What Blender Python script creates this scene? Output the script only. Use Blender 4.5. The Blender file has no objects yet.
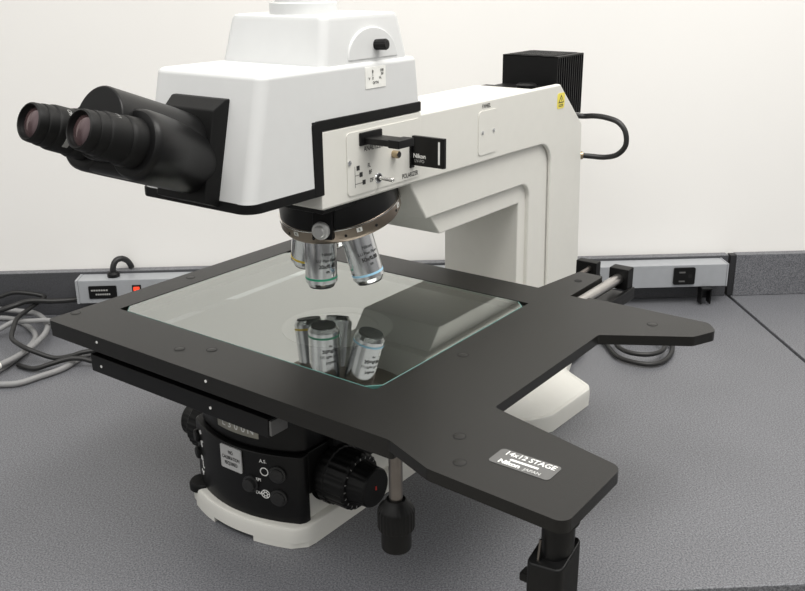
import bpy, bmesh, math, random
from mathutils import Vector, Matrix
random.seed(4)
SC = bpy.context.scene
COL = SC.collection
PI = math.pi

# ------------------------------------------------------------------ materials
def new_mat(name):
    m = bpy.data.materials.new(name); m.use_nodes = True
    nt = m.node_tree
    return m, nt, nt.nodes['Principled BSDF']

def mat(name, col, rough=.5, metal=0.0, var=.06, scale=60, bump=0.0, bscale=400, spec=.5, coat=0):
    """principled surface with a little procedural variation of colour and relief"""
    m, nt, b = new_mat(name)
    tc = nt.nodes.new('ShaderNodeTexCoord')
    n = nt.nodes.new('ShaderNodeTexNoise'); n.inputs['Scale'].default_value = scale; n.inputs['Detail'].default_value = 3
    nt.links.new(tc.outputs['Object'], n.inputs['Vector'])
    r = nt.nodes.new('ShaderNodeValToRGB')
    lo = [c * (1 - var) for c in col]; hi = [min(1, c * (1 + var)) for c in col]
    r.color_ramp.elements[0].color = (*lo, 1); r.color_ramp.elements[1].color = (*hi, 1)
    r.color_ramp.elements[0].position = .3; r.color_ramp.elements[1].position = .7
    nt.links.new(n.outputs['Fac'], r.inputs['Fac']); nt.links.new(r.outputs['Color'], b.inputs['Base Color'])
    b.inputs['Roughness'].default_value = rough; b.inputs['Metallic'].default_value = metal
    b.inputs['Specular IOR Level'].default_value = spec
    if coat: b.inputs['Coat Weight'].default_value = coat
    if bump:
        n2 = nt.nodes.new('ShaderNodeTexNoise'); n2.inputs['Scale'].default_value = bscale
        nt.links.new(tc.outputs['Object'], n2.inputs['Vector'])
        bp = nt.nodes.new('ShaderNodeBump'); bp.inputs['Strength'].default_value = bump; bp.inputs['Distance'].default_value = .001
        nt.links.new(n2.outputs['Fac'], bp.inputs['Height']); nt.links.new(bp.outputs['Normal'], b.inputs['Normal'])
    return m

WHITE = mat('cream_enamel', (.71, .702, .655), .45, var=.01)
HEADW = mat('white_enamel', (.66, .668, .665), .42, var=.01)
BLACK = mat('black_plastic', (.005, .005, .005), .45, var=.1, bump=.08, spec=.24)
BLACK2 = mat('satin_black', (.005, .005, .0052), .37, var=.08, spec=.27)
RUBBER = mat('black_rubber', (.005, .005, .005), .5, spec=.25)
STAGE = mat('black_anodised', (.0088, .0084, .0076), .335, var=.08, scale=300, spec=.33, bump=.1, bscale=1500)
HOLE = mat('dark_recess', (.004, .004, .004), .8)
BRONZE = mat('bronze_metal', (.30, .25, .205), .38, 1.0)
STEEL = mat('polished_steel', (.72, .73, .74), .17, 1.0, var=.05)
CHROME = mat('chrome', (.78, .77, .75), .2, 1.0)
SILVER = mat('silver_label', (.62, .62, .61), .35, .4)
LABELGREY = mat('grey_plate', (.125, .125, .123), .4, .2)
NAMEPL = mat('champagne_plate', (.33, .32, .27), .3, .5)
PRINTW = mat('white_print', (.8, .8, .78), .5)
PRINTG = mat('grey_print', (.35, .35, .34), .5)
PRINTK = mat('black_print', (.02, .02, .02), .5)
PAPER = mat('sticker_white', (.86, .86, .82), .5)
YELLOW = mat('warning_yellow', (.85, .72, .10), .45)
RED = mat('red_print', (.5, .03, .02), .5)
GREENB = mat('green_band', (.02, .36, .20), .4)
BLUEB = mat('blue_band', (.36, .66, .86), .4)
YELB = mat('yellow_band', (.75, .55, .05), .4)
ALU = mat('grey_aluminium', (.40, .415, .435), .42, .25, var=.03)
CABLEG = mat('grey_cable', (.26, .26, .26), .5)
CABLEK = mat('black_cable', (.012, .012, .012), .45)
BRASS = mat('brass', (.45, .36, .24), .3, 1.0)

def lens_mat():
    m, nt, b = new_mat('coated_lens')
    lw = nt.nodes.new('ShaderNodeLayerWeight'); lw.inputs['Blend'].default_value = .4
    r = nt.nodes.new('ShaderNodeValToRGB')
    r.color_ramp.elements[0].color = (.045, .026, .032, 1); r.color_ramp.elements[1].color = (.24, .15, .15, 1)
    nt.links.new(lw.outputs['Facing'], r.inputs['Fac']); nt.links.new(r.outputs['Color'], b.inputs['Base Color'])
    b.inputs['Roughness'].default_value = .06; b.inputs['Metallic'].default_value = .55; b.inputs['Coat Weight'].default_value = .6; b.inputs['Coat Roughness'].default_value = .03
    return m
LENS = lens_mat()

def glow_mat():
    m, nt, b = new_mat('lit_switch')
    n = nt.nodes.new('ShaderNodeTexNoise'); n.inputs['Scale'].default_value = 40
    r = nt.nodes.new('ShaderNodeValToRGB')
    r.color_ramp.elements[0].color = (.9, .03, .01, 1); r.color_ramp.elements[1].color = (1, .10, .04, 1)
    nt.links.new(n.outputs['Fac'], r.inputs['Fac']); nt.links.new(r.outputs['Color'], b.inputs['Base Color'])
    nt.links.new(r.outputs['Color'], b.inputs['Emission Color']); b.inputs['Emission Strength'].default_value = .7
    return m
GLOW = glow_mat()

def glass_mat():
    m = bpy.data.materials.new('plate_glass'); m.use_nodes = True
    nt = m.node_tree; nt.nodes.clear()
    o = nt.nodes.new('ShaderNodeOutputMaterial'); mx = nt.nodes.new('ShaderNodeMixShader')
    t = nt.nodes.new('ShaderNodeBsdfTransparent'); t.inputs['Color'].default_value = (.90, .94, .91, 1)
    g = nt.nodes.new('ShaderNodeBsdfGlossy'); g.inputs['Roughness'].default_value = .004
    g.inputs['Color'].default_value = (.93, .96, .93, 1)
    fr = nt.nodes.new('ShaderNodeFresnel'); fr.inputs['IOR'].default_value = 1.5
    ad = nt.nodes.new('ShaderNodeMath'); ad.operation = 'MULTIPLY_ADD'; ad.inputs[1].default_value = 1.1; ad.inputs[2].default_value = .31
    ad.use_clamp = True
    nt.links.new(fr.outputs[0], ad.inputs[0]); nt.links.new(ad.outputs[0], mx.inputs[0])
    nt.links.new(t.outputs[0], mx.inputs[1]); nt.links.new(g.outputs[0], mx.inputs[2]); nt.links.new(mx.outputs[0], o.inputs[0])
    return m
GLASS = glass_mat()
def clear_mat():
    m = bpy.data.materials.new('glass_underside'); m.use_nodes = True
    nt = m.node_tree; nt.nodes.clear()
    o = nt.nodes.new('ShaderNodeOutputMaterial'); t = nt.nodes.new('ShaderNodeBsdfTransparent')
    t.inputs['Color'].default_value = (.96, .98, .97, 1); nt.links.new(t.outputs[0], o.inputs[0])
    return m
CLEAR = clear_mat()
GEDGE = mat('glass_edge', (.07, .17, .15), .25)
ROD = mat('ground_steel', (.55, .53, .51), .28, 1.0)
DSTEEL = mat('dark_steel', (.21, .19, .175), .3, 1.0)

def laminate():
    m, nt, b = new_mat('speckled_laminate')
    tc = nt.nodes.new('ShaderNodeTexCoord')
    n = nt.nodes.new('ShaderNodeTexNoise'); n.inputs['Scale'].default_value = 480; n.inputs['Detail'].default_value = 2
    n.inputs['Roughness'].default_value = .8
    nt.links.new(tc.outputs['Object'], n.inputs['Vector'])
    r = nt.nodes.new('ShaderNodeValToRGB'); e = r.color_ramp.elements
    e[0].position = .38; e[0].color = (.078, .080, .088, 1); e[1].position = .62; e[1].color = (.228, .232, .250, 1)
    nt.links.new(n.outputs['Fac'], r.inputs['Fac'])
    n2 = nt.nodes.new('ShaderNodeTexNoise'); n2.inputs['Scale'].default_value = 7
    nt.links.new(tc.outputs['Object'], n2.inputs['Vector'])
    mx = nt.nodes.new('ShaderNodeMixRGB'); mx.blend_type = 'MULTIPLY'; mx.inputs['Fac'].default_value = .18
    nt.links.new(r.outputs['Color'], mx.inputs[1]); nt.links.new(n2.outputs['Fac'], mx.inputs[2])
    nt.links.new(mx.outputs[0], b.inputs['Base Color'])
    b.inputs['Roughness'].default_value = .42
    return m
LAMIN = laminate()
LAMDARK = mat('laminate_edge', (.018, .018, .020), .5, var=.25, scale=500)
LAMSPL = mat('shaded_laminate', (.062, .063, .069), .5, var=.35, scale=620)  # bench laminate with the left backsplash's shade put into its colour
WALLM = mat('painted_wall', (.885, .872, .845), .85, var=.012, scale=3, bump=.05, bscale=200)
FLOORM = mat('vinyl_floor', (.35, .34, .32), .5, var=.1, scale=8)
PEDES = mat('grey_cabinet', (.30, .31, .33), .5)

# ------------------------------------------------------------------ mesh builder
class MB:
    def __init__(s): s.bm = bmesh.new(); s.mats = []
    def mi(s, m):
        if m not in s.mats: s.mats.append(m)
        return s.mats.index(m)
    def take(s, b, m, M=None, bevel=0, seg=3, ang=28):
        if bevel:
            b.normal_update()
            es = [e for e in b.edges if len(e.link_faces) == 2 and e.calc_face_angle(0) > math.radians(ang)]
            bmesh.ops.bevel(b, geom=es, offset=bevel, segments=seg, profile=.5, affect='EDGES', clamp_overlap=True)
        if m is not None:
            i = s.mi(m)
            for f in b.faces: f.material_index = i
        if M is not None: b.transform(M)
        t = bpy.data.meshes.new('t'); b.to_mesh(t); b.free(); s.bm.from_mesh(t); bpy.data.meshes.remove(t)
        return s
    def box(s, x0, x1, y0, y1, z0, z1, m, bevel=.0015, seg=2, M=None):
        b = bmesh.new(); bmesh.ops.create_cube(b, size=1)
        for v in b.verts: v.co = Vector(((x0 + x1) / 2 + v.co.x * (x1 - x0), (y0 + y1) / 2 + v.co.y * (y1 - y0), (z0 + z1) / 2 + v.co.z * (z1 - z0)))
        return s.take(b, m, M, bevel, seg)
    def prism(s, pts, a, c, m, axis='z', bevel=0, seg=3, M=None, fn=None, ang=28):
        """2-D polygon extruded from a to c along an axis"""
        b = bmesh.new()
        def P(p, t):
            if axis == 'z': return Vector((p[0], p[1], t))
            if axis == 'x': return Vector((t, p[0], p[1]))
            return Vector((p[0], t, p[1]))
        lo = [b.verts.new(P(p, a)) for p in pts]; hi = [b.verts.new(P(p, c)) for p in pts]
        n = len(pts)
        b.faces.new(lo[::-1]); b.faces.new(hi)
        for i in range(n): b.faces.new((lo[i], lo[(i + 1) % n], hi[(i + 1) % n], hi[i]))
        bmesh.ops.recalc_face_normals(b, faces=b.faces[:])
        if fn:
            for v in b.verts: v.co = fn(v.co)
        return s.take(b, m, M, bevel, seg, ang)
    def loft(s, rings, m, M=None, bevel=0, seg=2, caps=True):
        b = bmesh.new(); R = [[b.verts.new(Vector(p)) for p in r] for r in rings]; n = len(R[0])
        if caps: b.faces.new(R[0][::-1]); b.faces.new(R[-1])
        for A, B in zip(R, R[1:]):
            for i in range(n): b.faces.new((A[i], A[(i + 1) % n], B[(i + 1) % n], B[i]))
        bmesh.ops.recalc_face_normals(b, faces=b.faces[:])
        return s.take(b, m, M, bevel, seg)
    def lathe(s, prof, m, M=None, n=48, ribs=0, ribd=0, ribr=None, cap=True):
        """profile [(r, z)] turned round z; optional grip ribs between two z values"""
        b = bmesh.new(); R = []
        for r, z in prof:
            ring = []
            for i in range(n):
                a = 2 * PI * i / n; rr = max(r, 1e-5)
                if ribs and ribr and ribr[0] <= z <= ribr[1]: rr += ribd * (1 if math.sin(a * ribs) > 0 else -1)
                ring.append(b.verts.new((rr * math.cos(a), rr * math.sin(a), z)))
            R.append(ring)
        if cap: b.faces.new(R[0][::-1]); b.faces.new(R[-1])
        for A, B in zip(R, R[1:]):
            for i in range(n): b.faces.new((A[i], A[(i + 1) % n], B[(i + 1) % n], B[i]))
        bmesh.ops.recalc_face_normals(b, faces=b.faces[:])
        return s.take(b, m, M)
    def tube(s, pts, r, m, n=12, smooth=True, M=None):
        P = [Vector(p) for p in pts]
        if smooth:
            Q = []; E = [P[0] * 2 - P[1]] + P + [P[-1] * 2 - P[-2]]
            for i in range(1, len(E) - 2):
                for k in range(8):
                    t = k / 8; a, b_, c, d = E[i - 1:i + 3]
                    Q.append(.5 * ((2 * b_) + (c - a) * t + (2 * a - 5 * b_ + 4 * c - d) * t * t + (3 * b_ - a - 3 * c + d) * t ** 3))
            P = Q + [P[-1]]
        rings = []; up = None
        for i, p in enumerate(P):
            d = (P[min(i + 1, len(P) - 1)] - P[max(i - 1, 0)]).normalized()
            if up is None: up = d.orthogonal().normalized()
            up = (up - d * up.dot(d)).normalized(); w = d.cross(up)
            rings.append([p + r * (math.cos(2 * PI * k / n) * up + math.sin(2 * PI * k / n) * w) for k in range(n)])
        return s.loft(rings, m, M)
    def text(s, body, size, m, o, xd, yd, bold=0.0, wrap=None, align='CENTER', off=.0003, sx=1.0):
        """flat lettering at o, reading along xd; wrap=(radius) bends it round a cylinder whose axis is yd"""
        cu = bpy.data.curves.new('t', 'FONT'); cu.body = body; cu.size = size; cu.align_x = align; cu.align_y = 'CENTER'
        cu.offset = bold; cu.resolution_u = 3
        ob = bpy.data.objects.new('t', cu); COL.objects.link(ob)
        dg = bpy.context.evaluated_depsgraph_get(); me = bpy.data.meshes.new_from_object(ob.evaluated_get(dg))
        b = bmesh.new(); b.from_mesh(me)
        bpy.data.objects.remove(ob); bpy.data.curves.remove(cu); bpy.data.meshes.remove(me)
        o = Vector(o); xd = Vector(xd).normalized(); yd = Vector(yd).normalized(); nz = xd.cross(yd)
        for v in b.verts:
            x, y = v.co.x * sx, v.co.y
            if wrap:
                a = x / wrap; v.co = o + yd * y + xd * (wrap * math.sin(a)) + nz * (wrap * (math.cos(a) - 1) + off)
            else: v.co = o + xd * x + yd * y + nz * off
        return s.take(b, m)
    def quad(s, o, xd, yd, w, h, m, r=0.0, th=.0006, wrap=None):
        """thin rounded plate centred at o"""
        o = Vector(o); xd = Vector(xd).normalized(); yd = Vector(yd).normalized(); nz = xd.cross(yd)
        pts = rrect(w / 2, h / 2, max(r, .0002), 4)
        M = Matrix((( xd.x, yd.x, nz.x, o.x), (xd.y, yd.y, nz.y, o.y), (xd.z, yd.z, nz.z, o.z), (0, 0, 0, 1)))
        return s.prism(pts, -.0004, th, m, 'z', M=M)
    def ring2d(s, o, xd, yd, ro, ri, m, n=24, th=.0004):
        o = Vector(o); xd = Vector(xd).normalized(); yd = Vector(yd).normalized(); nz = xd.cross(yd)
        b = bmesh.new(); A = []; B = []
        for i in range(n):
            a = 2 * PI * i / n; d = xd * math.cos(a) + yd * math.sin(a)
            A.append(b.verts.new(o + d * ro + nz * th)); B.append(b.verts.new(o + d * ri + nz * th))
        for i in range(n): b.faces.new((A[i], A[(i + 1) % n], B[(i + 1) % n], B[i]))
        bmesh.ops.recalc_face_normals(b, faces=b.faces[:])
        return s.take(b, m)
    def build(s, name, parent=None, origin=(0, 0, 0), ang=35, label=None):
        me = bpy.data.meshes.new(name)
        s.bm.transform(Matrix.Translation(-Vector(origin)))
        s.bm.to_mesh(me); s.bm.free()
        for m in s.mats: me.materials.append(m)
        for p in me.polygons: p.use_smooth = True
        me.set_sharp_from_angle(angle=math.radians(ang))
        o = bpy.data.objects.new(name, me); COL.objects.link(o)
        if parent: o.parent = parent
        w = o.modifiers.new('weighted', 'WEIGHTED_NORMAL'); w.keep_sharp = True
        if label: o['label'] = label
        return o

def rrect(hx, hy, r, k=5, cx=0, cy=0):
    pts = []
    for sx, sy, a0 in ((1, 1, 0), (-1, 1, 90), (-1, -1, 180), (1, -1, 270)):
        for i in range(k + 1):
            a = math.radians(a0 + 90 * i / k)
            pts.append((cx + sx * (hx - r) + r * math.cos(a), cy + sy * (hy - r) + r * math.sin(a)))
    return pts
def fillet(poly, k=6):
    """polygon [(x, y, radius)] with its corners rounded"""
    out = []; n = len(poly)
    for i, p in enumerate(poly):
        r = p[2] if len(p) > 2 else 0; v = Vector(p[:2])
        if r <= 0: out.append(tuple(v)); continue
        a = (Vector(poly[i - 1][:2]) - v); b = (Vector(poly[(i + 1) % n][:2]) - v)
        la, lb = a.length, b.length; a.normalize(); b.normalize()
        h = math.acos(max(-1, min(1, a.dot(b)))) / 2; t = min(r / math.tan(h), la * .49, lb * .49); rr = t * math.tan(h)
        c = v + (a + b).normalized() * (rr / math.sin(h))
        p0 = v + a * t; p1 = v + b * t; a0 = math.atan2(p0.y - c.y, p0.x - c.x); a1 = math.atan2(p1.y - c.y, p1.x - c.x)
        d = (a1 - a0 + PI) % (2 * PI) - PI
        for j in range(k + 1): out.append((c.x + rr * math.cos(a0 + d * j / k), c.y + rr * math.sin(a0 + d * j / k)))
    return out
def frame(o, zd, xd=None):
    """matrix whose z axis runs along zd, at o"""
    z = Vector(zd).normalized()
    x = Vector(xd) if xd else z.orthogonal()
    x = (x - z * x.dot(z)).normalized(); y = z.cross(x)
    return Matrix(((x.x, y.x, z.x, o[0]), (x.y, y.y, z.y, o[1]), (x.z, y.z, z.z, o[2]), (0, 0, 0, 1)))
def thing(name, label, cat, loc=(0, 0, 0), rz=0, group=None):
    o = bpy.data.objects.new(name, None); COL.objects.link(o); o.empty_display_size = .05
    o.location = loc; o.rotation_euler = (0, 0, rz); tag(o, label, cat, group); return o
def tag(o, label, cat, group=None):
    o['label'] = label; o['category'] = cat
    if group: o['group'] = group
    return o

# ------------------------------------------------------------------ camera (microscope frame: x right, y back, z up, optical axis at x=y=0, bench top z=0)
CAM = Vector((.73035, -.80442, .63015)); YAW, PITCH, ROLL, F = .64269, -.33941, -.00957, 927.75
fw = Vector((-math.sin(YAW) * math.cos(PITCH), math.cos(YAW) * math.cos(PITCH), math.sin(PITCH)))
rt = Vector((math.cos(YAW), math.sin(YAW), 0)); up = rt.cross(fw)
r_ = rt * math.cos(ROLL) + up * math.sin(ROLL); u_ = up * math.cos(ROLL) - rt * math.sin(ROLL)
cd = bpy.data.cameras.new('camera'); cam = bpy.data.objects.new('camera', cd); COL.objects.link(cam)
cam.matrix_world = Matrix(((r_.x, u_.x, -fw.x, CAM.x), (r_.y, u_.y, -fw.y, CAM.y), (r_.z, u_.z, -fw.z, CAM.z), (0, 0, 0, 1)))
cd.sensor_width = 36; cd.lens = F / 805 * 36; cd.clip_start = .02; SC.camera = cam

# ------------------------------------------------------------------ bench frame: e along the wall, n towards the wall
TH = .69670
E_ = Vector((math.cos(TH), math.sin(TH), 0)); N_ = Vector((-math.sin(TH), math.cos(TH), 0))
def W(e, n, z): return E_ * e + N_ * n + Vector((0, 0, z))
BN = -.272; SF = .639; WALLN = .659

# setting
def struct(name, mb):
    o = mb.build(name); o.rotation_euler = (0, 0, TH); o['kind'] = 'structure'; return o
struct('wall_back', MB().box(-3.0, 3.4, WALLN + .001, WALLN + .12, -.75, 1.95, WALLM, 0))
struct('floor', MB().box(-3.0, 3.4, -2.6, WALLN, -.80, -.75, FLOORM, 0))

def bench(e0, e1, s0, s1, label):
    t = thing('lab_bench', label, 'bench', W(0, 0, -.75), TH)
    mb = MB(); mb.box(e0, e1, BN, WALLN, -.038, 0, LAMIN, .0025, 2)
    mb.build('worktop', t, (0, 0, -.75))
    MB().box(s0, s1, SF, WALLN - .0005, .0005, .0855, LAMIN if s0 > 0 else LAMSPL, .001).box(s0, s1, SF + .0004, WALLN - .0006, .0850, .0862, LAMIN, .0004).build('backsplash', t, (0, 0, -.75))  # left front coloured darker for shade, top strip paler for light
    if s0 > 0: MB().box(.7925, s0, SF + .002, WALLN - .0005, .0005, .0850, LAMDARK, .0005).build('edge_trim', t, (0, 0, -.75), label='dark end trim of the backsplash')
    MB().box(e0 + .02, e1 - .02, BN + .035, BN + .055, -.12, -.038, PEDES, .001).build('apron', t, (0, 0, -.75))
    for x in (e0 + .05, e1 - .05):
        for y in (BN + .07, WALLN - .06):
            MB().box(x - .025, x + .025, y - .025, y + .025, -.75, -.038, PEDES, .002).build('leg', t, (0, 0, -.75))
    return t
bench(-1.35, .7945, -1.35, .787, 'wide grey speckled lab bench carrying the microscope, with backsplash')
bench(.8005, 2.4, .8040, 2.4, 'grey speckled lab bench with backsplash, right of the dark seam')

# ------------------------------------------------------------------ power strip along the wall
ps = thing('power_strip', 'long grey metal power strip fixed along the backsplash behind microscope', 'power strip', W(.15, .612, 0), TH)
O = (.15, .612, 0)
s0, s1, f0, f1, z0, z1 = -.479, .772, .597, SF - .0008, .0365, .0818
MB().box(s0 + .003, s1 - .003, f0, f1, z0, z1, ALU, .0015).build('housing', ps, O)
for a, b in ((s0 - .002, s0 + .003), (s1 - .003, s1)):
    MB().box(a, b, f0 - .0005, f1, z0 - .0005, z1 + .0005, LAMDARK if a == s0 else ALU, .0008).build('end_cap', ps, O)
mb = MB().quad((.684, f0, .0600), (1, 0, 0), (0, 0, 1), .042, .034, BLACK, .003, .004)
for dx, dz, w, h in ((-.005, .008, .012, .003), (-.005, -.010, .012, .0028), (.011, 0, .007, .007)):
    mb.quad((.684 + dx, f0 - .004, .0600 + dz), (1, 0, 0), (0, 0, 1), w, h, LABELGREY if w > .01 else HOLE, .0005, .0006)
mb.build('outlet', ps, O)
mb = MB().quad((-.431, f0, .0585), (1, 0, 0), (0, 0, 1), .052, .025, BLACK2, .002, .0015)
for k, (w, dx) in enumerate(((.032, -.006), (.028, 0))):
    for j in range(7): mb.quad((-.431 + dx - w / 2 + w * (j + .5) / 7, f0 - .0015, .0625 - k * .008), (1, 0, 0), (0, 0, 1), w / 9, .003, PRINTG, .0003, .0003)
mb.build('name_plate', ps, O)
MB().quad((-.3675, f0, .0645), (1, 0, 0), (0, 0, 1), .017, .013, HOLE, .001, .001).build('switch_frame', ps, O)
MB().quad((-.3675, f0 - .001, .0625), (1, 0, 0), (0, 0, 1), .011, .010, GLOW, .001, .002).build('rocker_switch', ps, O, label='glowing red rocker switch')
mb = MB().lathe([(.001, 0), (.0115, 0), (.0115, .006), (.008, .010), (.001, .010)], BLACK, Matrix.Translation((-.4135, .619, z1)), 24)
mb.build('strain_relief', ps, O)
MB().tube([(-.4135, .619, z1 + .006), (-.413, .620, z1 + .018), (-.408, .625, z1 + .029), (-.399, .633, z1 + .031), (-.391, .642, z1 + .024), (-.387, .649, z1 + .013), (-.386, .650, z1 + .0075)], .0056, CABLEK).build('mains_cord', ps, O)
mb = MB()
mb.box(.718, .7205, .586, .606, .0035, z0, BLACK2, .0006); mb.box(.736, .7385, .586, .606, .0035, z0, BLACK2, .0006)
mb.box(.718, .7385, .600, .6025, .012, z0, BLACK2, .0006); mb.box(.718, .7385, .583, .606, z0 - .003, z0, BLACK2, .0006)
mb.build('mounting_clip', ps, O, label='black plastic mounting clip under the housing')

# ------------------------------------------------------------------ microscope
ms = thing('microscope', 'large white and black inspection microscope with twin eyepieces and glass stage', 'microscope')

def wtaper(z0, z1, w0, w1, y=None):
    """narrow x (and slide the front y) linearly from z0 to z1"""
    def fn(c):
        t = (c.z - z0) / (z1 - z0); c = c.copy(); c.x *= (w0 + (w1 - w0) * t) / w0
        if y:
            if c.y < 0: c.y += y[0] * t
            else: c.y += y[1] * t
        return c
    return fn

# --- foot
def arcy(x, y0=-.148, b=.023, w=.095): return y0 - b * (1 - (x / w) ** 2)
front = [(x, arcy(x)) for x in [-.085 + .17 * i / 16 for i in range(17)]]
plan = [(-.0955, -.128, 0)] + [(-.094, -.140)] + front + [(.094, -.140), (.0955, -.128)]
plan += [(.0955, .19), (.140, .215), (.172, .245), (.188, .275), (.192, .385), (.185, .398), (.13, .43), (.105, .50), (.100, .565)]
plan += [(-.100, .565), (-.105, .50), (-.13, .43), (-.185, .398), (-.192, .385), (-.188, .275), (-.172, .245), (-.140, .215), (-.0955, .19)]
plan = [p[:2] for p in plan]
mb = MB()
ctr = Vector((0, .2))
def shrink(k, zc):
    out = []
    for x, y in plan:
        d = k
        if y < .18: out.append((x * (1 - d / .0955), y + (d if y < -.1 else 0), zc))
        else:
            nx = max(abs(x) - d * 1.0, .08) * (1 if x > 0 else -1); out.append((nx, y if y < .5 else y - d, zc))
    return out
mb.loft([shrink(0, .0078), shrink(0, .0150), shrink(0, .023), shrink(.0012, .0265), shrink(.004, .028)], WHITE)
# two front pads and rear pads that carry it
for sx in (-1, 1):
    P = [(sx * x, arcy(x)) for x in (.033, .05, .065, .080)] + [(sx * .094, -.140), (sx * .0955, -.128), (sx * .0955, .21), (sx * .060, .21), (sx * .060, -.08), (sx * .033, -.08)]
    mb.prism([(x * .997, y + (.0003 if y < -.1 else 0)) for x, y in P], .0006, .0090, WHITE, 'z')
    mb.prism([(sx * .10, .2), (sx * .140, .216), (sx * .172, .246), (sx * .188, .276), (sx * .192, .384), (sx * .184, .397), (sx * .13, .425), (sx * .10, .425)], .0006, .0085, WHITE, 'z')
    # shoulders sloping from the rear outriggers up to the column
    A = [(.085, .16, .0275), (.135, .2165, .0275), (.168, .246, .0275), (.184, .277, .0275), (.188, .384, .0275), (.181, .3945, .0275), (.128, .425, .0275), (.085, .44, .0275)]
    B = [(.078, .20, .062), (.100, .235, .062), (.112, .255, .062), (.120, .28, .060), (.122, .375, .060), (.118, .388, .060), (.100, .405, .062), (.078, .42, .062)]
    mb.loft([[(sx * x, y, z) for x, y, z in A], [(sx * x, y, z) for x, y, z in B]], WHITE, bevel=.002, seg=2)
mb.box(-.084, .084, -.126, .46, .026, .062, WHITE, .003, 3)
mb.build('base', ms)

# --- black control housing at the front of the foot
def arcplan(y0, b, w, yb, r=.010, n=14):
    P = [(x, y0 - b * (1 - (x / w) ** 2)) for x in [-w + r * .6 + (2 * w - r * 1.2) * i / n for i in range(n + 1)]]
    return P + [(w, y0 + r * .7), (w, yb), (-w, yb), (-w, y0 + r * .7)]
mb = MB()
mb.prism(arcplan(-.139, .024, .088, -.1265, r=.006), .027, .1145, BLACK2, 'z', bevel=.0022, seg=3)
mb.build('control_housing', ms)
mb = MB()
mb.prism(arcplan(-.132, .024, .084, .05), .114, .179, BLACK2, 'z', bevel=.004, seg=3)
mb.box(-.086, .086, -.1255, .18, .060, .1145, BLACK, .002)
mb.box(-.095, .095, -.09, .18, .105, .181, BLACK, .003)
mb.box(.075, .118, -.085, .0, .128, .179, BLACK, .003)
mb.build('stage_elevator', ms)
def fy(x, y0=-.139, b=.024, w=.088): return y0 - b * (1 - (x / w) ** 2)
def fpt(x, z, y0=-.139, b=.024, w=.088):
    """point and unit tangent on the bowed front panel"""
    s = 2 * b * x / w ** 2
    return Vector((x, fy(x, y0, b, w), z)), Vector((1, s, 0)).normalized()
ZU = Vector((0, 0, 1))
BUTTON = mat('button_rubber', (.018, .018, .018), .35, spec=.45)
def knob(name, x, z, r, h, parent=ms, m=BUTTON):
    o, t = fpt(x, z); n = t.cross(ZU)
    MB().lathe([(.0005, -.001), (r, -.001), (r, .002), (r * .78, .0025), (r * .74, h), (r * .5, h + .0006), (.0005, h)], m, frame(o, n), 28).build(name, parent)
knob('push_button', .028, .072, .0105, .007); knob('push_button', .062, .0905, .0105, .004); knob('push_button', .062, .0605, .0105, .004)
# sticker, nameplate and printing
o, t = fpt(.0010, .097)
mb = MB().quad(o + t.cross(ZU) * .0002, t, ZU, .034, .030, SILVER, .002, .0012)
for i, s in enumerate(('NO', 'CALIBRATION', 'REQUIRED')):
    mb.text(s, .0066 if i == 0 else .0062, PRINTK, o + ZU * (.0072 - .0072 * i) + t.cross(ZU) * .0014, t, ZU, .00012, sx=.72)
mb.build('calibration_sticker', ms, label='silver sticker reading NO CALIBRATION REQUIRED')
def fprint(name, items, rings=()):
    mb = MB()
    for s, x, z, h in items:
        o, t = fpt(x, z); mb.text(s, h, PRINTW, o, t, ZU, .0001, off=.0005)
    for x, z, ro, ri in rings:
        o, t = fpt(x, z); mb.ring2d(o, t, ZU, ro, ri, PRINTW, th=.0006)
    return mb
mb = fprint('', [('A.S.', .0455, .1045, .006), ('EPI', .0385, .0795, .0055), ('DIA', .0385, .0625, .0055)], [(.0465, .0915, .0055, .0042), (.0465, .0625, .0056, .0046), (.0465, .0625, .003, .0018)])
for k in range(6):
    a = k * PI / 3; o, t = fpt(.0465, .0625); mb.quad(o + (t * math.cos(a) + ZU * math.sin(a)) * .0037, t * math.cos(a) + ZU * math.sin(a), t.cross(ZU).cross(t * math.cos(a) + ZU * math.sin(a)), .0022, .0008, PRINTW, 0, .0006)
mb.build('panel_printing', ms)
# small icons and thumb switches on the left flank of the panel
mb = MB()
for x, z, w, h, rot in ((-.0675, .1135, .0055, .005, .5), (-.063, .1025, .004, .0025, .3), (-.066, .0985, .003, .008, .3), (-.069, .078, .006, .0055, 0), (-.067, .070, .0016, .009, 0), (-.065, .0665, .004, .0014, 0), (-.071, .0585, .002, .006, .5), (-.068, .0575, .002, .006, -.4)):
    o, t = fpt(x, z - .010); a = t * math.cos(rot) + ZU * math.sin(rot); mb.quad(o, a, t.cross(ZU).cross(a) * 1, w, h, PRINTW, .0004, .0005)
mb.build('panel_icons', ms)
for z in (.094, .071):
    o, t = fpt(-.0785, z)
    MB().lathe([(.0005, -.002), (.008, -.002), (.008, .003), (.006, .0045), (.0005, .0045)], BLACK, frame(o, t.cross(ZU)), 24).build('push_button', ms)
MB().lathe([(.0005, 0), (.017, 0), (.017, .007), (.015, .010), (.0005, .010)], BLACK, Matrix.Translation((-.079, -.142, .0215)), 32).build('brightness_dial', ms)
def upt(x, z): return fpt(x, z, -.132, .024, .084)
o, t = upt(.004, .1555)
mb = MB()
for i in range(12):
    x = -.028 + .064 * (i + .5) / 12; o, t = upt(x, .1345); mb.quad(o, t, ZU, .064 / 12 + .0004, .0135, NAMEPL, .0001, .0008)
for i, ch in enumerate('L300N'):
    o, t = upt(-.016 + .0105 * i, .1360); mb.text(ch, .0125, PRINTW, o, t, ZU, .0002, off=.0011)
mb.build('model_plate', ms)
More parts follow.
